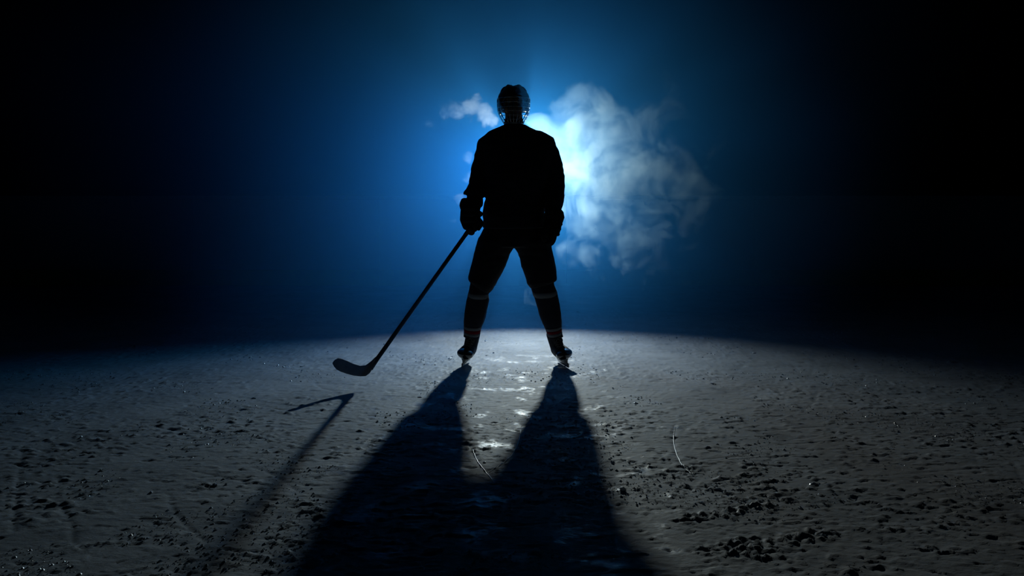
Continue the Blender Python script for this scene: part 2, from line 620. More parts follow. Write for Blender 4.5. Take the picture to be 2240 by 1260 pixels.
def folds(amp, f1, f2, stretch=(1, 1, 2.2)):
    def d(c):
        p = Vector((c.x * stretch[0], c.y * stretch[1], c.z * stretch[2]))
        a = mnoise.noise(p * f1)
        b = mnoise.noise(p * f2 + Vector((3, 1, 7)))
        return amp * (1 - abs(a) * 2.2) * 0.6 + amp * 0.5 * b
    return d


# --- body: one continuous figure under the clothes
b = MB()
HC = px(1123.5, 226, 6.88)            # head centre
b.ball(HC + Vector((0, 0.012, 0.015)), 0.078, 0.098, 0.105)                     # skull
b.ball(HC + Vector((0, -0.035, -0.055)), 0.062, 0.062, 0.075)                   # face
b.ball(HC + Vector((0, -0.058, -0.115)), 0.034, 0.034, 0.028)                   # chin
b.sweep([HC + Vector((0, -0.088, 0.0)), HC + Vector((0, -0.112, -0.045)), HC + Vector((0, -0.100, -0.058))], [0.008, 0.016, 0.010], n=10)   # nose
b.ball(HC + Vector((0, -0.093, -0.083)), 0.024, 0.010, 0.007)
b.ball(HC + Vector((0, -0.091, -0.095)), 0.022, 0.011, 0.008)                   # lips
for s in (-1, 1):
    b.ball(HC + Vector((s * 0.034, -0.083, 0.026)), 0.028, 0.014, 0.009)        # brow
    b.ball(HC + Vector((s * 0.045, -0.070, -0.040)), 0.022, 0.020, 0.020)       # cheekbone
    b.ball(HC + Vector((s * 0.080, 0.015, -0.020)), 0.010, 0.020, 0.032)        # ear
b.sweep([HC + Vector((0, 0.02, -0.04)), px(1124, 272, 6.92), px(1124, 292, 6.93)], [0.058, 0.062, 0.085], [0.062, 0.062, 0.07])
sweep_px(b, [(1090, 1160, 290, 6.93, 0.07), (1072, 1180, 312, 6.93, 0.10), (1070, 1180, 350, 6.92, 0.12), (1078, 1174, 400, 6.92, 0.105),
             (1082, 1172, 440, 6.92, 0.10), (1074, 1180, 480, 6.93, 0.115), (1070, 1186, 515, 6.93, 0.12)])
limb_px(b, [(1080, 318, 15, 6.93), (1060, 350, 15, 6.94), (1048, 402, 13, 6.93), (1040, 425, 12, 6.86), (1033, 450, 9, 6.76), (1030, 474, 11, 6.70)])
limb_px(b, [(1180, 318, 15, 6.93), (1203, 352, 15, 6.94), (1216, 405, 13, 6.93), (1214, 432, 12, 6.87), (1210, 465, 9, 6.78), (1208, 490, 11, 6.74)])
limb_px(b, [(1092, 515, 30, 6.93), (1075, 560, 27, 6.91), (1058, 605, 20, 6.88), (1050, 632, 17, 6.87), (1043, 670, 17, 6.91), (1034, 715, 12, 6.94), (1029, 752, 10, 6.95)])
limb_px(b, [(1160, 515, 30, 6.93), (1172, 560, 27, 6.91), (1184, 605, 20, 6.88), (1190, 632, 17, 6.87), (1200, 670, 17, 6.91), (1210, 715, 12, 6.94), (1218, 752, 10, 6.95)])
body = b.remeshed('body', 'skin', person, voxel=0.0065, smooth_it=3)
for s in (-1, 1):
    e = MB().ball(HC + Vector((s * 0.032, -0.0755, 0.006)), 0.0115, 0.0115, 0.0115, n=16, m=10).build('eye', 'eye_white', person)
    MB().ball(HC + Vector((s * 0.032, -0.0855, 0.006)), 0.0055, 0.003, 0.0055, n=12, m=8).build('iris', 'eye_dark', e)

m_ = MB()
m_.sweep([px(1124, 258, 6.90), px(1124, 266, 6.905), px(1124, 276, 6.91), px(1124, 284, 6.91)], [0.060, 0.066, 0.072, 0.085], [0.064, 0.068, 0.074, 0.08], n=28, round_ends=False)
m_.build('dark_neck_cover', 'pants_fabric', person)  # added dark band standing in for the shade on the neck

# --- jersey
j = MB()
sweep_px(j, [(1101, 1149, 274, 6.92, 0.075), (1090, 1158, 279, 6.92, 0.085), (1078, 1170, 284, 6.92, 0.10), (1066, 1184, 291, 6.92, 0.115), (1058, 1197, 301, 6.92, 0.13),
             (1055, 1205, 318, 6.92, 0.145), (1058, 1204, 345, 6.91, 0.155), (1062, 1200, 380, 6.90, 0.155), (1064, 1187.5, 425, 6.90, 0.15), (1062, 1190, 436, 6.90, 0.15),
             (1060, 1192, 444, 6.90, 0.15), (1055.5, 1190, 463, 6.90, 0.16), (1058, 1193, 480, 6.90, 0.165), (1056, 1195, 498, 6.90, 0.168)],
         fixed=(0, 0, -1), round_ends=False, n=36, ex=2.5)
limb_px(j, [(1080, 309, 23, 6.93), (1068, 318, 25, 6.93), (1061, 344, 23.5, 6.94), (1053, 376, 23.5, 6.94), (1046.5, 401, 20.5, 6.92), (1042.5, 424, 18.5, 6.86)], dep=1.05)
limb_px(j, [(1047, 394, 18, 6.92), (1041, 412, 20.5, 6.88), (1037, 421, 23.5, 6.87), (1037, 425.5, 23.5, 6.865)], round_ends=False, fixed=(0, 0, -1))       # flared cuff
limb_px(j, [(1042, 420, 17.5, 6.87), (1036, 445, 17, 6.78)], round_ends=False)
limb_px(j, [(1172, 309, 25, 6.93), (1190, 318, 27, 6.93), (1201, 345, 24.5, 6.94), (1209, 376, 24.5, 6.94), (1213, 411, 23.5, 6.92), (1213, 430, 21.5, 6.88), (1210, 455, 18.5, 6.81), (1209, 470, 17.5, 6.78)], dep=1.05)
jersey = j.remeshed('jersey', 'jersey_fabric', person, voxel=0.0068, smooth_it=4, disp=folds(0.006, 7, 16))

# --- hockey pants
p = MB()
sweep_px(p, [(1068, 1184, 480, 6.92, 0.15), (1058, 1192, 500, 6.92, 0.16), (1048, 1201, 520, 6.92, 0.165), (1042, 1206, 538, 6.92, 0.16)], fixed=(0, 0, -1), round_ends=False, n=32, ex=2.4)


def leg_sections(mb, secs, hd):
    """secs: (outer px, inner px) pairs of points across a trouser leg; every section is an oval between them"""
    rings = []
    for (a, b_, D, h) in secs:
        A, B = px(*a, D), px(*b_, D)
        c = (A + B) / 2; s = (B - A) / 2
        out = []
        for k in range(28):
            u = 2 * math.pi * k / 28
            cu, su = math.cos(u), math.sin(u)
            out.append(c + s * math.copysign(abs(cu) ** 0.85, cu) + Vector((0, h * math.copysign(abs(su) ** 0.85, su), 0)))
        rings.append(out)
    mb.rings(rings)


leg_sections(p, [((1047, 520), (1127, 526), 6.92, 0.16), ((1040, 543), (1123, 543), 6.92, 0.155), ((1036, 560), (1115, 556), 6.915, 0.145), ((1030, 584), (1106, 582), 6.90, 0.13),
                 ((1024.5, 604), (1090, 612), 6.89, 0.12), ((1024, 611), (1078, 632), 6.885, 0.118), ((1030, 618), (1070, 642), 6.885, 0.105)], 0)
leg_sections(p, [((1205, 520), (1121, 526), 6.92, 0.16), ((1207, 543), (1126, 543), 6.92, 0.155), ((1211, 560), (1134.5, 556), 6.915, 0.145), ((1216, 586), (1141, 584), 6.90, 0.13),
                 ((1218, 608), (1150, 606), 6.89, 0.12), ((1217.5, 613), (1153, 619), 6.885, 0.118), ((1208, 618), (1160, 630), 6.885, 0.105)], 0)
p.remeshed('hockey_pants', 'pants_fabric', person, voxel=0.0065, smooth_it=2, disp=folds(0.003, 8, 18))

# --- socks over shin pads, with their stripes
SOCKS = [
    [((1031, 606), (1088, 616), 6.885, 0.080), ((1027.5, 626), (1077, 634), 6.87, 0.083), ((1025, 640), (1068, 644), 6.87, 0.082), ((1021, 655), (1070.5, 656), 6.88, 0.080), ((1018, 672), (1067, 672), 6.89, 0.078),
     ((1015.5, 690), (1063, 692), 6.90, 0.074), ((1014.5, 704), (1058, 706), 6.91, 0.068), ((1015, 714), (1052.5, 716), 6.92, 0.062), ((1015, 726), (1050.5, 729), 6.925, 0.060), ((1014, 737), (1048, 741), 6.93, 0.059)],
    [((1211, 606), (1154, 610), 6.885, 0.080), ((1212, 622), (1160, 626), 6.87, 0.083), ((1217.5, 636), (1165.5, 642), 6.87, 0.082), ((1221.5, 652), (1170.5, 655), 6.88, 0.080), ((1225, 670), (1175.5, 673), 6.89, 0.078),
     ((1227.5, 688), (1181, 693), 6.90, 0.074), ((1228.5, 704), (1188, 709), 6.91, 0.068), ((1228.5, 714), (1193, 719), 6.92, 0.062), ((1229, 725), (1197, 730), 6.925, 0.060), ((1232, 737), (1200, 742), 6.93, 0.059)],
]


def lerp_sec(secs, t):
    t = max(0, min(len(secs) - 1.001, t)); i = int(t); f = t - i
    (a, b_, D, h), (a2, b2, D2, h2) = secs[i], secs[i + 1]
    l = lambda p, q: (p[0] + (q[0] - p[0]) * f, p[1] + (q[1] - p[1]) * f)
    return l(a, a2), l(b_, b2), D + (D2 - D) * f, h + (h2 - h) * f


for s, secs in zip((-1, 1), SOCKS):
    mb = MB()
    leg_sections(mb, [lerp_sec(secs, k * 0.5) for k in range(2 * len(secs) - 1)], 0)
    sock = mb.remeshed('sock', 'sock_knit', person, voxel=0.006, smooth_it=3, disp=folds(0.0015, 10, 30))

    def band(t0, t1, m, tilt=0.0, grow=1.028):
        mb = MB(); rings = []
        for q in range(5):
            t = t0 + (t1 - t0) * q / 4
            g_ = grow if 0 < q < 4 else 0.985
            (a, b_, D, h) = lerp_sec(secs, t)
            A, B = px(*a, D), px(*b_, D)
            c = (A + B) / 2; sv = (B - A) / 2
            out = []
            for k in range(32):
                u = 2 * math.pi * k / 32
                cu, su = math.cos(u), math.sin(u)
                out.append(c + (sv * math.copysign(abs(cu) ** 0.85, cu) + Vector((0, h * math.copysign(abs(su) ** 0.85, su), 0))) * g_ + Vector((0, 0, tilt * su)))
            rings.append(out)
        mb.rings(rings, cap=False)
        mb.build('stripe', m, sock)
    band(1.75, 2.55, 'stripe_white', 0.010)
    band(6.75, 7.30, 'stripe_white', 0.010)
    band(7.30, 7.85, 'stripe_red', 0.010)
    band(7.85, 8.40, 'stripe_white', 0.010)


# --- skates
def skate(cx_px, ank_px, toe_out, s):
    base = ground(cx_px, 801); base.y = 6.93; base.x = (cx_px - 1120) * 6.85 / FPX
    ank = px(ank_px, 738, 6.93)
    f = Vector((s * math.sin(math.radians(toe_out)), -math.cos(math.radians(toe_out)), 0))
    u = Vector((ank.x - base.x, 0, ank.z)).normalized()
    side = u.cross(f).normalized()
    u2 = f.cross(side).normalized()
    if u2.z < 0: u2 = -u2

    def q(a, b_, c): return base + f * a + side * b_ + u2 * c
    bt = MB()
    bt.sweep([q(-0.085, 0, 0.105), q(-0.04, 0, 0.105), q(0.03, 0, 0.105), (q(0.09, 0, 0.102)), q(0.125, 0, 0.098)], [0.040, 0.045, 0.050, 0.053, 0.044], [0.042, 0.046, 0.046, 0.040, 0.033], side=side, n=24, ex=2.3)
    bt.sweep([q(-0.035, 0, 0.10), q(-0.035, 0, 0.15), q(-0.035, 0, 0.19), q(-0.03, 0, 0.225)], [0.047, 0.048, 0.049, 0.050], [0.058, 0.054, 0.052, 0.054], side=side, n=24)
    boot = bt.remeshed('skate', 'boot_composite', person, voxel=0.005, smooth_it=3)
    t = MB()
    t.ball(q(0.118, 0, 0.099), 0.057, 0.060, 0.036, M=Matrix((side, f, u2)).transposed(), n=24, m=14)
    t.build('toe_cap', 'toe_plastic', boot)
    # tongue over the shin, tendon guard behind
    t = MB()
    t.sweep([q(0.05, 0, 0.148), q(0.022, 0, 0.185), q(0.022, 0, 0.225), q(0.036, 0, 0.25)], [0.026, 0.030, 0.033, 0.032], [0.010, 0.010, 0.010, 0.008], side=side, n=16)
    t.build('tongue', 'boot_composite', boot)
    t = MB()
    t.sweep([q(-0.088, 0, 0.19), q(-0.086, 0, 0.23), q(-0.092, 0, 0.265)], [0.026, 0.024, 0.017], [0.008, 0.007, 0.006], side=side, n=16)
    t.build('tendon_guard', 'boot_composite', boot)
    # laces
    t = MB()
    rows = [(0.085, 0.139), (0.068, 0.149), (0.050, 0.160), (0.038, 0.176), (0.034, 0.196), (0.034, 0.214)]
    for k in range(len(rows) - 1):
        for sg in (-1, 1):
            a, c = rows[k]; a2, c2 = rows[k + 1]
            t.tube([q(a, sg * 0.024, c), q((a + a2) / 2 + 0.012, 0, (c + c2) / 2 + 0.010), q(a2, -sg * 0.024, c2)], 0.0028)
    for sg in (-1, 1):
        t.tube(spline([q(0.052, 0, 0.205), q(0.060, sg * 0.022, 0.203), q(0.060, sg * 0.030, 0.184), q(0.060, sg * 0.022, 0.174), q(0.054, 0, 0.202)], 5), 0.0028)
    t.build('laces', 'lace_cotton', boot)
    # holder with two towers, steel runner
    h = MB()
    for (a0, a1, w) in ((-0.105, -0.035, 0.027), (0.05, 0.125, 0.030)):
        am = (a0 + a1) / 2
        h.sweep([q(am, 0, 0.070), q(am, 0, 0.052), q(am, 0, 0.036), q(am, 0, 0.024)], [w, w * 0.55, 0.007, 0.0055], [(a1 - a0) / 2 + 0.012, (a1 - a0) / 2, (a1 - a0) / 2 + 0.004, (a1 - a0) / 2 + 0.02], side=side, n=20, ex=3, round_ends=False)
    h.sweep([q(-0.125, 0, 0.030), q(0, 0, 0.027), q(0.145, 0, 0.030)], [0.006] * 3, [0.009] * 3, side=side, n=12)
    h.build('blade_holder', 'holder_plastic', boot)
    prof = [(-0.138, 0.022), (-0.132, 0.007), (-0.11, 0.0015), (-0.06, 0), (0.08, 0), (0.125, 0.0015), (0.15, 0.009), (0.158, 0.022)]
    r1 = [q(a, -0.002, c) for a, c in prof] + [q(a, -0.002, 0.028) for a in (0.15, -0.132)]
    r2 = [q(a, 0.002, c) for a, c in prof] + [q(a, 0.002, 0.028) for a in (0.15, -0.132)]
    MB().rings([r1, r2]).build('blade', 'blade_steel', boot, smooth=False)
    return boot


skate(1017.5, 1032, 9, -1)
skate(1234.0, 1214, 13, 1)


# --- gloves
def finger_sweep(mb, pts, r):
    mb.sweep(spline(pts, 5), [r * (1 - 0.12 * k / (5 * (len(pts) - 1))) for k in range(5 * (len(pts) - 1) + 1)], n=12, side=(0.3, 0.9, 0.1))


ST0 = px(806, 812, 6.13)                   # heel of the stick
ST1 = px(1023, 507, 6.665)                 # where the shaft enters the glove
SDIR = (ST1 - ST0).normalized()
gl = MB()                                  # hand on the stick: back of the hand and palm
gl.sweep([px(1032, 448, 6.77), px(1028, 464, 6.72), px(1026.5, 482, 6.69), px(1027, 496, 6.68)], [R(20), R(20.5), R(20), R(15)], [0.048, 0.046, 0.044, 0.036], n=20, ex=2.8)
gc = ST1 + SDIR * 0.055
n1 = SDIR.cross(Vector((0, 1, 0))).normalized()
if n1.x > 0: n1 = -n1                      # points to the outside (left) of the grip
n2 = SDIR.cross(n1).normalized()
if n2.y > 0: n2 = -n2                      # points to the camera
glove = gl.remeshed('glove', 'glove_leather', person, voxel=0.005, smooth_it=3)
for k in range(4):
    c = gc + SDIR * (0.052 - 0.031 * k)
    rr = 0.0165 if k < 3 else 0.0145
    rad = 0.034
    pts = []
    for a in (20, 65, 115, 165, 215, 255):
        a = math.radians(a)
        pts.append(c + n1 * (rad * math.cos(a) * 0.95) + n2 * (rad * math.sin(a)))
    m_ = MB(); finger_sweep(m_, pts, rr); m_.build('finger', 'glove_leather', glove)
m_ = MB()
finger_sweep(m_, [px(1042, 472, 6.66), px(1048, 481, 6.63), px(1053, 489, 6.62), px(1046, 501, 6.62)], 0.0165)
m_.build('thumb', 'glove_leather', glove)
m_ = MB()                                   # flared padded cuff
limb_px(m_, [(1034, 433, 20, 6.80), (1033, 435, 23.5, 6.80), (1031.5, 443, 25.5, 6.785), (1030.5, 450, 25.5, 6.77), (1028, 458, 21, 6.75)], round_ends=False, n=24, fixed=(0, 0, -1))
m_.build('cuff', 'glove_leather', glove)
for k in range(3):                          # padded rolls across the back of the hand
    y = 455 + 13 * k
    m_ = MB(); m_.sweep([px(1012, y, 6.66), px(1022, y + 1, 6.635), px(1036, y + 2, 6.645)], [0.016, 0.018, 0.015], [0.018, 0.020, 0.016], side=(0, 0, 1), n=12)
    m_.build('padding_roll', 'glove_leather', glove)

gr = MB()                                   # free hand, hanging beside the thigh
gr.sweep([px(1211, 470, 6.78), px(1210, 486, 6.76), px(1206, 504, 6.74), px(1203, 514, 6.735)], [R(18), R(20), R(19), R(15)], [0.050, 0.052, 0.050, 0.042], n=20, ex=2.6)
glove2 = gr.remeshed('glove', 'glove_leather', person, voxel=0.005, smooth_it=3)
for k in range(4):
    dy = -0.048 + 0.032 * k
    ln = (0.92, 1.0, 0.97, 0.84)[k]
    tip = 505 + 34 * ln
    ox = (-4, 0, 1, 0)[k]
    m_ = MB()
    finger_sweep(m_, [px(1212 + ox, 503, 6.74 + dy), px(1212 + ox, 503 + (tip - 503) * 0.45, 6.735 + dy), px(1207 + ox, 503 + (tip - 503) * 0.8, 6.73 + dy), px(1200 + ox, tip - 4, 6.735 + dy)], 0.0165)
    m_.build('finger', 'glove_leather', glove2)
m_ = MB()
finger_sweep(m_, [px(1200, 490, 6.70), px(1191, 503, 6.67), px(1188, 516, 6.665), px(1191, 526, 6.67)], 0.017)
m_.build('thumb', 'glove_leather', glove2)
m_ = MB()
limb_px(m_, [(1211.5, 462, 17, 6.80), (1212, 467, 21, 6.79), (1212.5, 474, 22.5, 6.78), (1210.5, 486, 20, 6.76)], round_ends=False, n=24)
m_.build('cuff', 'glove_leather', glove2)
for k in range(3):
    y = 489 + 11 * k
    m_ = MB(); m_.sweep([px(1224 - 3 * k, y, 6.70), px(1226.5 - 3.2 * k, y + 1, 6.745), px(1224 - 3 * k, y + 2, 6.79)], [0.013, 0.015, 0.013], [0.012, 0.014, 0.012], side=(0, 0, 1), n=12)
    m_.build('padding_roll', 'glove_leather', glove2)

# --- helmet
hv, hf = [], []
NU, NV = 56, 22
HE = HC + Vector((0, 0.006, 0.004))


def helmet_pt(u, th, off=0.0):
    """u round the head (0 = face side), th down from the crown"""
    x = math.sin(u); yv = -math.cos(u)
    w = 0.1115 + off; dpt = 0.138 + off; ht = 0.126 + off
    e = 0.88
    st = math.sin(th) ** e; ct = math.copysign(abs(math.cos(th)) ** e, math.cos(th))
    P = Vector((w * st * x, dpt * st * yv, ht * ct))
    lat = x * st
    if ct > 0:
        P.z -= 0.009 * math.exp(-(lat / 0.16) ** 2) * ct                      # channel along the crown
        P.z += 0.006 * math.exp(-((abs(lat) - 0.36) / 0.10) ** 2) * ct        # two ridges
        P.x *= 1 - 0.05 * math.exp(-((ct - 0.62) / 0.16) ** 2)                # stepped side panels
    return HE + P


def rim(u):
    c = math.cos(u)                       # 1 = front
    side_ = math.sin(u) ** 2
    front = 1.30; back = 2.10; sidev = 1.98
    base_ = front if c > 0 else back
    t = abs(c) ** 1.5
    return base_ * t + sidev * (1 - t)


for iv in range(NV + 1):
    for iu in range(NU):
        u = 2 * math.pi * iu / NU
        th = 0.02 + (rim(u) - 0.02) * iv / NV
        hv.append(helmet_pt(u, th))
for iv in range(NV):
    for iu in range(NU):
        a = iv * NU + iu; b2 = iv * NU + (iu + 1) % NU
        hf.append((a, b2, b2 + NU, a + NU))
hf.append(tuple(range(NU)))
helmet = new_obj('helmet', hv, hf, 'helmet_plastic', person)
so = helmet.modifiers.new('thickness', 'SOLIDIFY'); so.thickness = 0.016; so.offset = -1
for s in (-1, 1):
    for k in range(3):                    # vent slots
        m_ = MB()
        u0 = math.pi * 0.5 + (k - 1) * 0.42
        m_.sweep([helmet_pt(s * u0, 0.62, 0.001), helmet_pt(s * (u0 + 0.03), 0.78, 0.001), helmet_pt(s * (u0 + 0.05), 0.95, 0.001)], [0.005, 0.007, 0.005], [0.003] * 3, side=(0, 1, 0), n=8)
        m_.build('vent', 'vent_black', helmet)
    m_ = MB()                             # ear guard
    m_.sweep([HE + Vector((s * 0.103, 0.01, -0.02)), HE + Vector((s * 0.101, 0.008, -0.05)), HE + Vector((s * 0.094, 0.002, -0.075))], [0.034, 0.032, 0.020], [0.007] * 3, side=(0, 1, 0), n=16)
    m_.build('ear_guard', 'helmet_plastic', helmet)
    m_ = MB()                             # chin strap
    m_.sweep(spline([HE + Vector((s * 0.094, -0.01, -0.05)), HE + Vector((s * 0.078, -0.05, -0.10)), HE + Vector((s * 0.035, -0.085, -0.142)), HE + Vector((0, -0.092, -0.148))], 5), [0.0095] * 16, [0.0018] * 16, side=(0, 1, 0.2), n=8)
    m_.build('chin_strap', 'strap_webbing', helmet)


# wire cage over the face
def cage_pt(phi, v):
    """phi = angle round the face (0 straight ahead), v = 0 brow .. 1 chin"""
    w = 0.114 * (1 - 0.10 * v ** 2) * (1 - 0.36 * max(0, v - 0.45) ** 1.5 / 0.41)
    dp = 0.152 + 0.012 * math.sin(math.pi * min(1, v * 0.9)) - 0.040 * max(0, v - 0.6)
    zz = 0.030 - 0.178 * v
    return HE + Vector((w * math.sin(phi), 0.0 - dp * math.cos(phi), zz))


cg = MB()
for v in (0.02, 0.20, 0.38, 0.54, 0.70, 0.86, 1.0):
    lim = 1.62 - 0.25 * max(0, v - 0.55)
    cg.tube([cage_pt(-lim + 2 * lim * k / 24, v) for k in range(25)], 0.0021 if 0.05 < v < 0.95 else 0.0028)
for ph in (-1.62, -1.30, -1.0, -0.62, -0.30, 0.0, 0.30, 0.62, 1.0, 1.30, 1.62):
    cg.tube([cage_pt(ph * (1 - 0.1 * k / 10), 0.02 + 0.98 * k / 10) for k in range(11)], 0.0021)
cg.build('cage', 'cage_steel', helmet)
m_ = MB()
m_.ball(HE + Vector((0, -0.105, -0.130)), 0.032, 0.016, 0.022, n=16, m=10)
m_.build('chin_cup', 'vent_black', helmet)

# ------------------------------------------------------------------ stick, held in the gloved hand
stick = empty('hockey_stick', ST0)
tag(stick, 'black hockey stick held out to the side, taped blade hovering just off the ice', 'hockey stick')
top = ST1 + SDIR * 0.17
sh = MB()
wv = SDIR.cross(Vector((0, 1, 0))).normalized()
sh.sweep([ST0 + SDIR * 0.02, ST0 + SDIR * 0.10, ST0 + SDIR * 0.25, top], [0.0165, 0.0135, 0.0135, 0.0135], [0.007, 0.009, 0.0105, 0.0105], side=wv, n=16, ex=5, round_ends=False)
sh.build('shaft', 'stick_composite', stick)
m_ = MB(); m_.sweep([top - SDIR * 0.20, top - SDIR * 0.015, top - SDIR * 0.012, top + SDIR * 0.004], [0.0146, 0.0146, 0.018, 0.018], [0.0116, 0.0116, 0.015, 0.015], side=wv, n=16, ex=5, round_ends=False)
m_.build('grip_tape', 'grip_tape', stick)
# blade: (bottom px, top px, depth)
BL = [((815, 806), (822, 780), 6.16), ((808, 817), (812, 790), 6.14), ((800, 823), (800, 799), 6.13), ((788, 823.5), (788, 800), 6.105), ((775, 822), (775, 796), 6.075),
      ((760, 818), (762, 790), 6.04), ((747, 813.5), (750, 785), 6.00), ((739, 809), (742, 784), 5.975), ((734.5, 803), (736, 788), 5.96), ((732.5, 797), (733, 793.5), 5.955)]
rings = []
for k, (lo, hi, D) in enumerate(BL):
    A, B = px(*lo, D), px(*hi, D)
    up = (B - A); nrm = Vector((0.70, -0.71, 0)).normalized()
    cur = nrm * (0.022 * (k / (len(BL) - 1)) ** 2)
    tk = 0.0055 - 0.0022 * k / (len(BL) - 1)
    r_ = []
    for q in range(12):
        a = 2 * math.pi * q / 12
        c_, s_ = math.cos(a), math.sin(a)
        r_.append((A + B) / 2 + up * 0.5 * math.copysign(abs(c_) ** 0.6, c_) + nrm * tk * math.copysign(abs(s_) ** 0.6, s_) - cur)
    rings.append(r_)
MB().rings(rings[:]).build('blade', 'blade_tape', stick)

# ------------------------------------------------------------------ loose ice
def chip_mesh(seed, sx, sy, sz):
    r = random.Random(seed)
    bm = bmesh.new()
    bmesh.ops.create_icosphere(bm, subdivisions=1, radius=1.0)
    for v in bm.verts:
        k = r.uniform(0.6, 1.15)
        v.co = Vector((v.co.x * sx * k, v.co.y * sy * k, max(-0.35, v.co.z) * sz * k))
    bm.normal_update()
    me_ = bpy.data.meshes.new('ice_chip')
    bm.to_mesh(me_); bm.free()
    me_.materials.append(MATS['chip_ice'])
    return me_


gp = ground(1361, 1072)
sh_ = bpy.data.objects.new('ice_chip', chip_mesh(3, 0.016, 0.010, 0.014))
sh_.location = (gp.x, gp.y, ice_z(gp.x, gp.y) + 0.004)
sh_.rotation_euler = (0.2, 0.5, 0.4)
COL.objects.link(sh_)
tag(sh_, 'bright glassy ice chip at the right edge of the player shadow, largest and shiniest', 'ice chip')
CH = [(1587, 1000), (1650, 772), (1558, 838), (1858, 884), (1910, 992), (1578, 912), (1590, 914), (655, 794), (470, 1060), (555, 870), (1780, 1058), (1672, 1024), (1535, 1098),
      (1060, 1010), (1240, 1005), (1390, 880), (918, 868), (700, 1105), (1800, 1172), (1790, 1165), (330, 1075), (985, 785), (1870, 800), (1750, 1110)]
CM = [chip_mesh(20 + k, 0.014, 0.010, 0.009) for k in range(5)]
for k, c in enumerate(CH):
    gp = ground(*c)
    o = bpy.data.objects.new('ice_chip', CM[k % 5])
    o.location = (gp.x, gp.y, ice_z(gp.x, gp.y) + 0.002)
    s = random.uniform(0.6, 1.2)
    o.scale = (s * 1.4, s, s * 0.6)
    o.rotation_euler = (0, 0, random.uniform(0, 6.28))
    COL.objects.link(o)
    tag(o, 'small dull chip of loose ice lying on the rink', 'ice chip', 'loose ice chips on the rink')

# crumbs of shaved ice nobody could count
cv, cf = [], []
base_v = [(1, 0, 0), (-0.5, 0.87, 0), (-0.5, -0.87, 0), (0, 0, 1.0), (0, 0, -0.4)]
base_f = [(0, 1, 3), (1, 2, 3), (2, 0, 3), (1, 0, 4), (2, 1, 4), (0, 2, 4)]
pv = RNG.random((60000, 3))
cnt = 0
for a, b_, c in pv:
    yy = 2.8 + 7.0 * b_ ** 1.6
    xx = (a - 0.5) * 2 * (0.58 * yy + 0.2)
    if mnoise.noise(Vector((xx * 1.6, yy * 1.6, 3))) + 0.5 * mnoise.noise(Vector((xx * 5, yy * 5, 9))) < 0.16: continue
    sz = 0.0018 + 0.0050 * c ** 5
    an = a * 917
    n0 = len(cv); zz = ice_z(xx, yy)
    ca, sa = math.cos(an), math.sin(an)
    for (vx, vy, vz) in base_v:
        cv.append((xx + sz * 1.5 * (vx * ca - vy * sa), yy + sz * (vx * sa + vy * ca), zz + sz * vz))
    cf += [tuple(i + n0 for i in f_) for f_ in base_f]
    cnt += 1
    if cnt > 14000: break
shav = new_obj('ice_shavings', cv, cf, 'chip_ice', smooth=False)
tag(shav, 'fine ice shavings scattered over the scratched rink', 'ice shavings', kind='stuff')


# ------------------------------------------------------------------ haze and smoke
def vol_nodes(name, color, g):
    m = bpy.data.materials.new(name)
    m.use_nodes = True
    nt = m.node_tree
    nt.nodes.clear()
    out = nt.nodes.new('ShaderNodeOutputMaterial')
    vs = nt.nodes.new('ShaderNodeVolumeScatter')
    vs.inputs['Color'].default_value = (*color, 1)
    vs.inputs['Anisotropy'].default_value = g
    nt.links.new(vs.outputs[0], out.inputs['Volume'])
    tc = nt.nodes.new('ShaderNodeTexCoord')
    L = nt.links

    def math_(op, a, b=None, c=None):
        n = nt.nodes.new('ShaderNodeMath'); n.operation = op
        for i, v in enumerate((a, b, c)):
            if v is None: continue
            if isinstance(v, (int, float)): n.inputs[i].default_value = v
            else: L.new(v, n.inputs[i])
        return n.outputs[0]

    def vmath(op, a, b=None, scale=None):
        n = nt.nodes.new('ShaderNodeVectorMath'); n.operation = op
        for i, v in enumerate((a, b)):
            if v is None: continue
            if isinstance(v, (tuple, list, Vector)): n.inputs[i].default_value = tuple(v)
            else: L.new(v, n.inputs[i])
        if scale is not None: n.inputs['Scale'].default_value = scale
        return n.outputs['Value'] if op in ('DISTANCE', 'LENGTH') else n.outputs[0]

    def smooth(v, a, b, to=1.0):
        n = nt.nodes.new('ShaderNodeMapRange'); n.interpolation_type = 'SMOOTHSTEP'
        L.new(v, n.inputs['Value'])
        n.inputs['From Min'].default_value = a; n.inputs['From Max'].default_value = b
        n.inputs['To Min'].default_value = 0.0; n.inputs['To Max'].default_value = to
        return n.outputs[0]

    def noise(vec, scale, detail, rough=0.5):
        n = nt.nodes.new('ShaderNodeTexNoise')
        n.inputs['Scale'].default_value = scale; n.inputs['Detail'].default_value = detail
        n.inputs['Roughness'].default_value = rough
        L.new(vec, n.inputs['Vector'])
        return n
    return m, vs, tc.outputs['Object'], math_, vmath, smooth, noise, L


# drifting bank of blue haze around the lamp, thinning out to the sides
HAZE_C, HAZE_R0, HAZE_R1, HAZE_DENSITY = Vector((-0.20, 7.8, 2.45)), 1.6, 4.0, 0.14
m, vs, oc, math_, vmath, smooth, noise, L = vol_nodes('haze', (0.035, 0.33, 1.0), 0.55)
dist = vmath('LENGTH', vmath('MULTIPLY', vmath('SUBTRACT', oc, HAZE_C), (1.0, 1.15, 1.15)))
soft = noise(oc, 0.8, 0.0)
dist = math_('ADD', dist, math_('MULTIPLY', math_('SUBTRACT', soft.outputs['Fac'], 0.5), 1.2))
L.new(smooth(dist, HAZE_R1, HAZE_R0, HAZE_DENSITY), vs.inputs['Density'])
MATS['haze'] = m
hz = MB().box((HAZE_C.x, HAZE_C.y, 2.72), 8.4, 7.2, 5.4)
haze = hz.build('haze', 'haze', smooth=False)
tag(haze, 'thin blue haze hanging in the dark rink around the player', 'haze', kind='stuff')


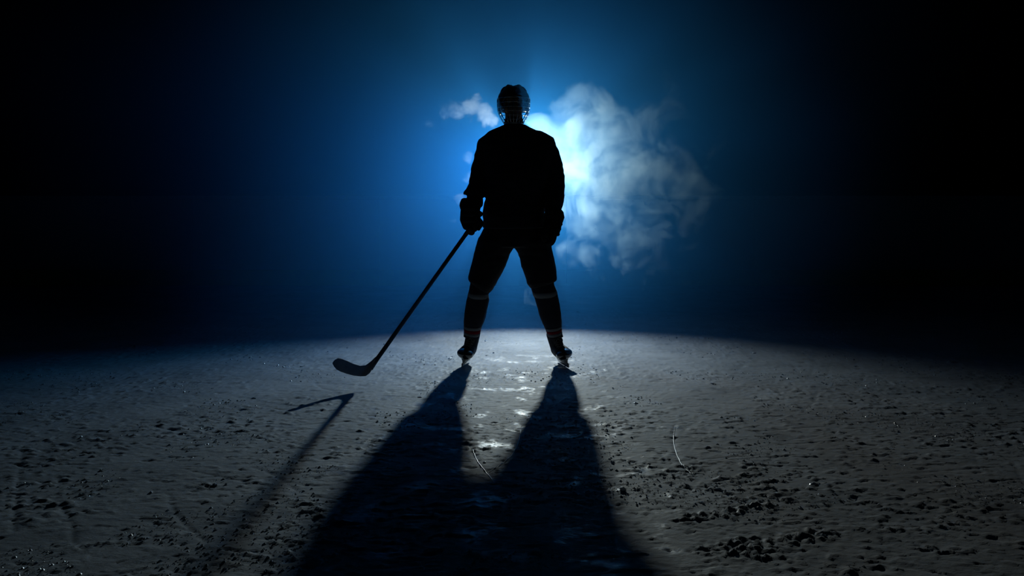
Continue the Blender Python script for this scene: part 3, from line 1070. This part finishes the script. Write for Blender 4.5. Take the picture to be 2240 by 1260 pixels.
def cloud(name, blobs_px, label, density, nscale=3.2, amp=0.6, lo=0.3, hi=0.75, warp=0.12, g=0.5, color=(0.80, 0.90, 1.0)):
    m, vs, oc, math_, vmath, smooth, noise, L = vol_nodes(name, color, g)
    bl = [(px(x, y, D), r * D / FPX, wt) for (x, y, r, D, wt) in blobs_px]
    lo_ = Vector([min(b_[0][i] - b_[1] * 1.35 for b_ in bl) - 0.03 for i in range(3)])
    hi_ = Vector([max(b_[0][i] + b_[1] * 1.35 for b_ in bl) + 0.03 for i in range(3)])
    lo_.z = max(lo_.z, 0.05)
    w = noise(oc, nscale * 0.7, 0.0)
    p_ = vmath('ADD', oc, vmath('SCALE', vmath('SUBTRACT', w.outputs['Color'], (0.5, 0.5, 0.5)), None, warp * 2))
    total = None
    for (c, r, wt) in bl:
        d = smooth(vmath('DISTANCE', p_, c), r * 1.4, r * 0.55, wt)
        total = d if total is None else math_('SMOOTH_MAX', total, d, 0.25)
    n1 = noise(p_, nscale, 4.0, 0.58)
    billow = math_('MULTIPLY', math_('ABSOLUTE', math_('SUBTRACT', n1.outputs['Fac'], 0.5)), 4.0)
    f = math_('ADD', total, math_('MULTIPLY', math_('SUBTRACT', billow, 0.55), amp))
    L.new(math_('MULTIPLY', smooth(f, lo, hi), density), vs.inputs['Density'])
    MATS[name] = m
    sz = hi_ - lo_
    o = MB().box((lo_ + hi_) / 2, sz.x, sz.y, sz.z).build(name, name, smooth=False)
    tag(o, label, 'smoke', kind='stuff')
    return o


cloud('smoke_cloud', [(1262, 212, 40, 8.0, 1.0), (1225, 228, 34, 8.05, 1.0), (1308, 240, 46, 7.95, .95), (1190, 282, 28, 8.1, 1.0), (1245, 295, 66, 8.0, 1.0), (1335, 300, 72, 7.9, .9),
                      (1420, 265, 56, 7.8, .82), (1475, 262, 44, 7.7, .75), (1258, 375, 78, 8.0, 1.0), (1345, 390, 86, 7.9, .9), (1440, 360, 82, 7.75, .8), (1280, 470, 70, 7.95, .85),
                      (1375, 480, 84, 7.8, .78), (1490, 430, 80, 7.65, .7), (1275, 550, 58, 7.9, .72), (1390, 555, 72, 7.7, .68)],
      'large billowing cloud of white smoke to the right of the player', 1.15, nscale=4.2, amp=0.9, lo=0.26, hi=0.82, warp=0.15, color=(0.50, 0.77, 1.0), g=0.6)
cloud('smoke_puff', [(1086, 268, 16, 8.1, 1.0), (1072, 260, 21, 8.1, 1.0), (1058, 246, 24, 8.1, 1.0), (1028, 236, 27, 8.1, .95), (1000, 240, 26, 8.05, .85), (972, 246, 22, 8.0, .75), (1040, 215, 17, 8.1, .85), (940, 268, 18, 7.95, .6)],
      'small white puff of smoke to the left of the helmet', 2.2, nscale=8.0, amp=0.75, lo=0.28, hi=0.85, warp=0.05)
cloud('smoke_wisp', [(1028, 345, 18, 8.2, .8), (1018, 385, 16, 8.2, .65), (1006, 440, 20, 8.2, .7), (1000, 482, 18, 8.2, .6)],
      'faint wisp of smoke beside the glove holding the stick', 1.0, nscale=8.0, amp=0.8, lo=0.35, hi=0.75, warp=0.05)
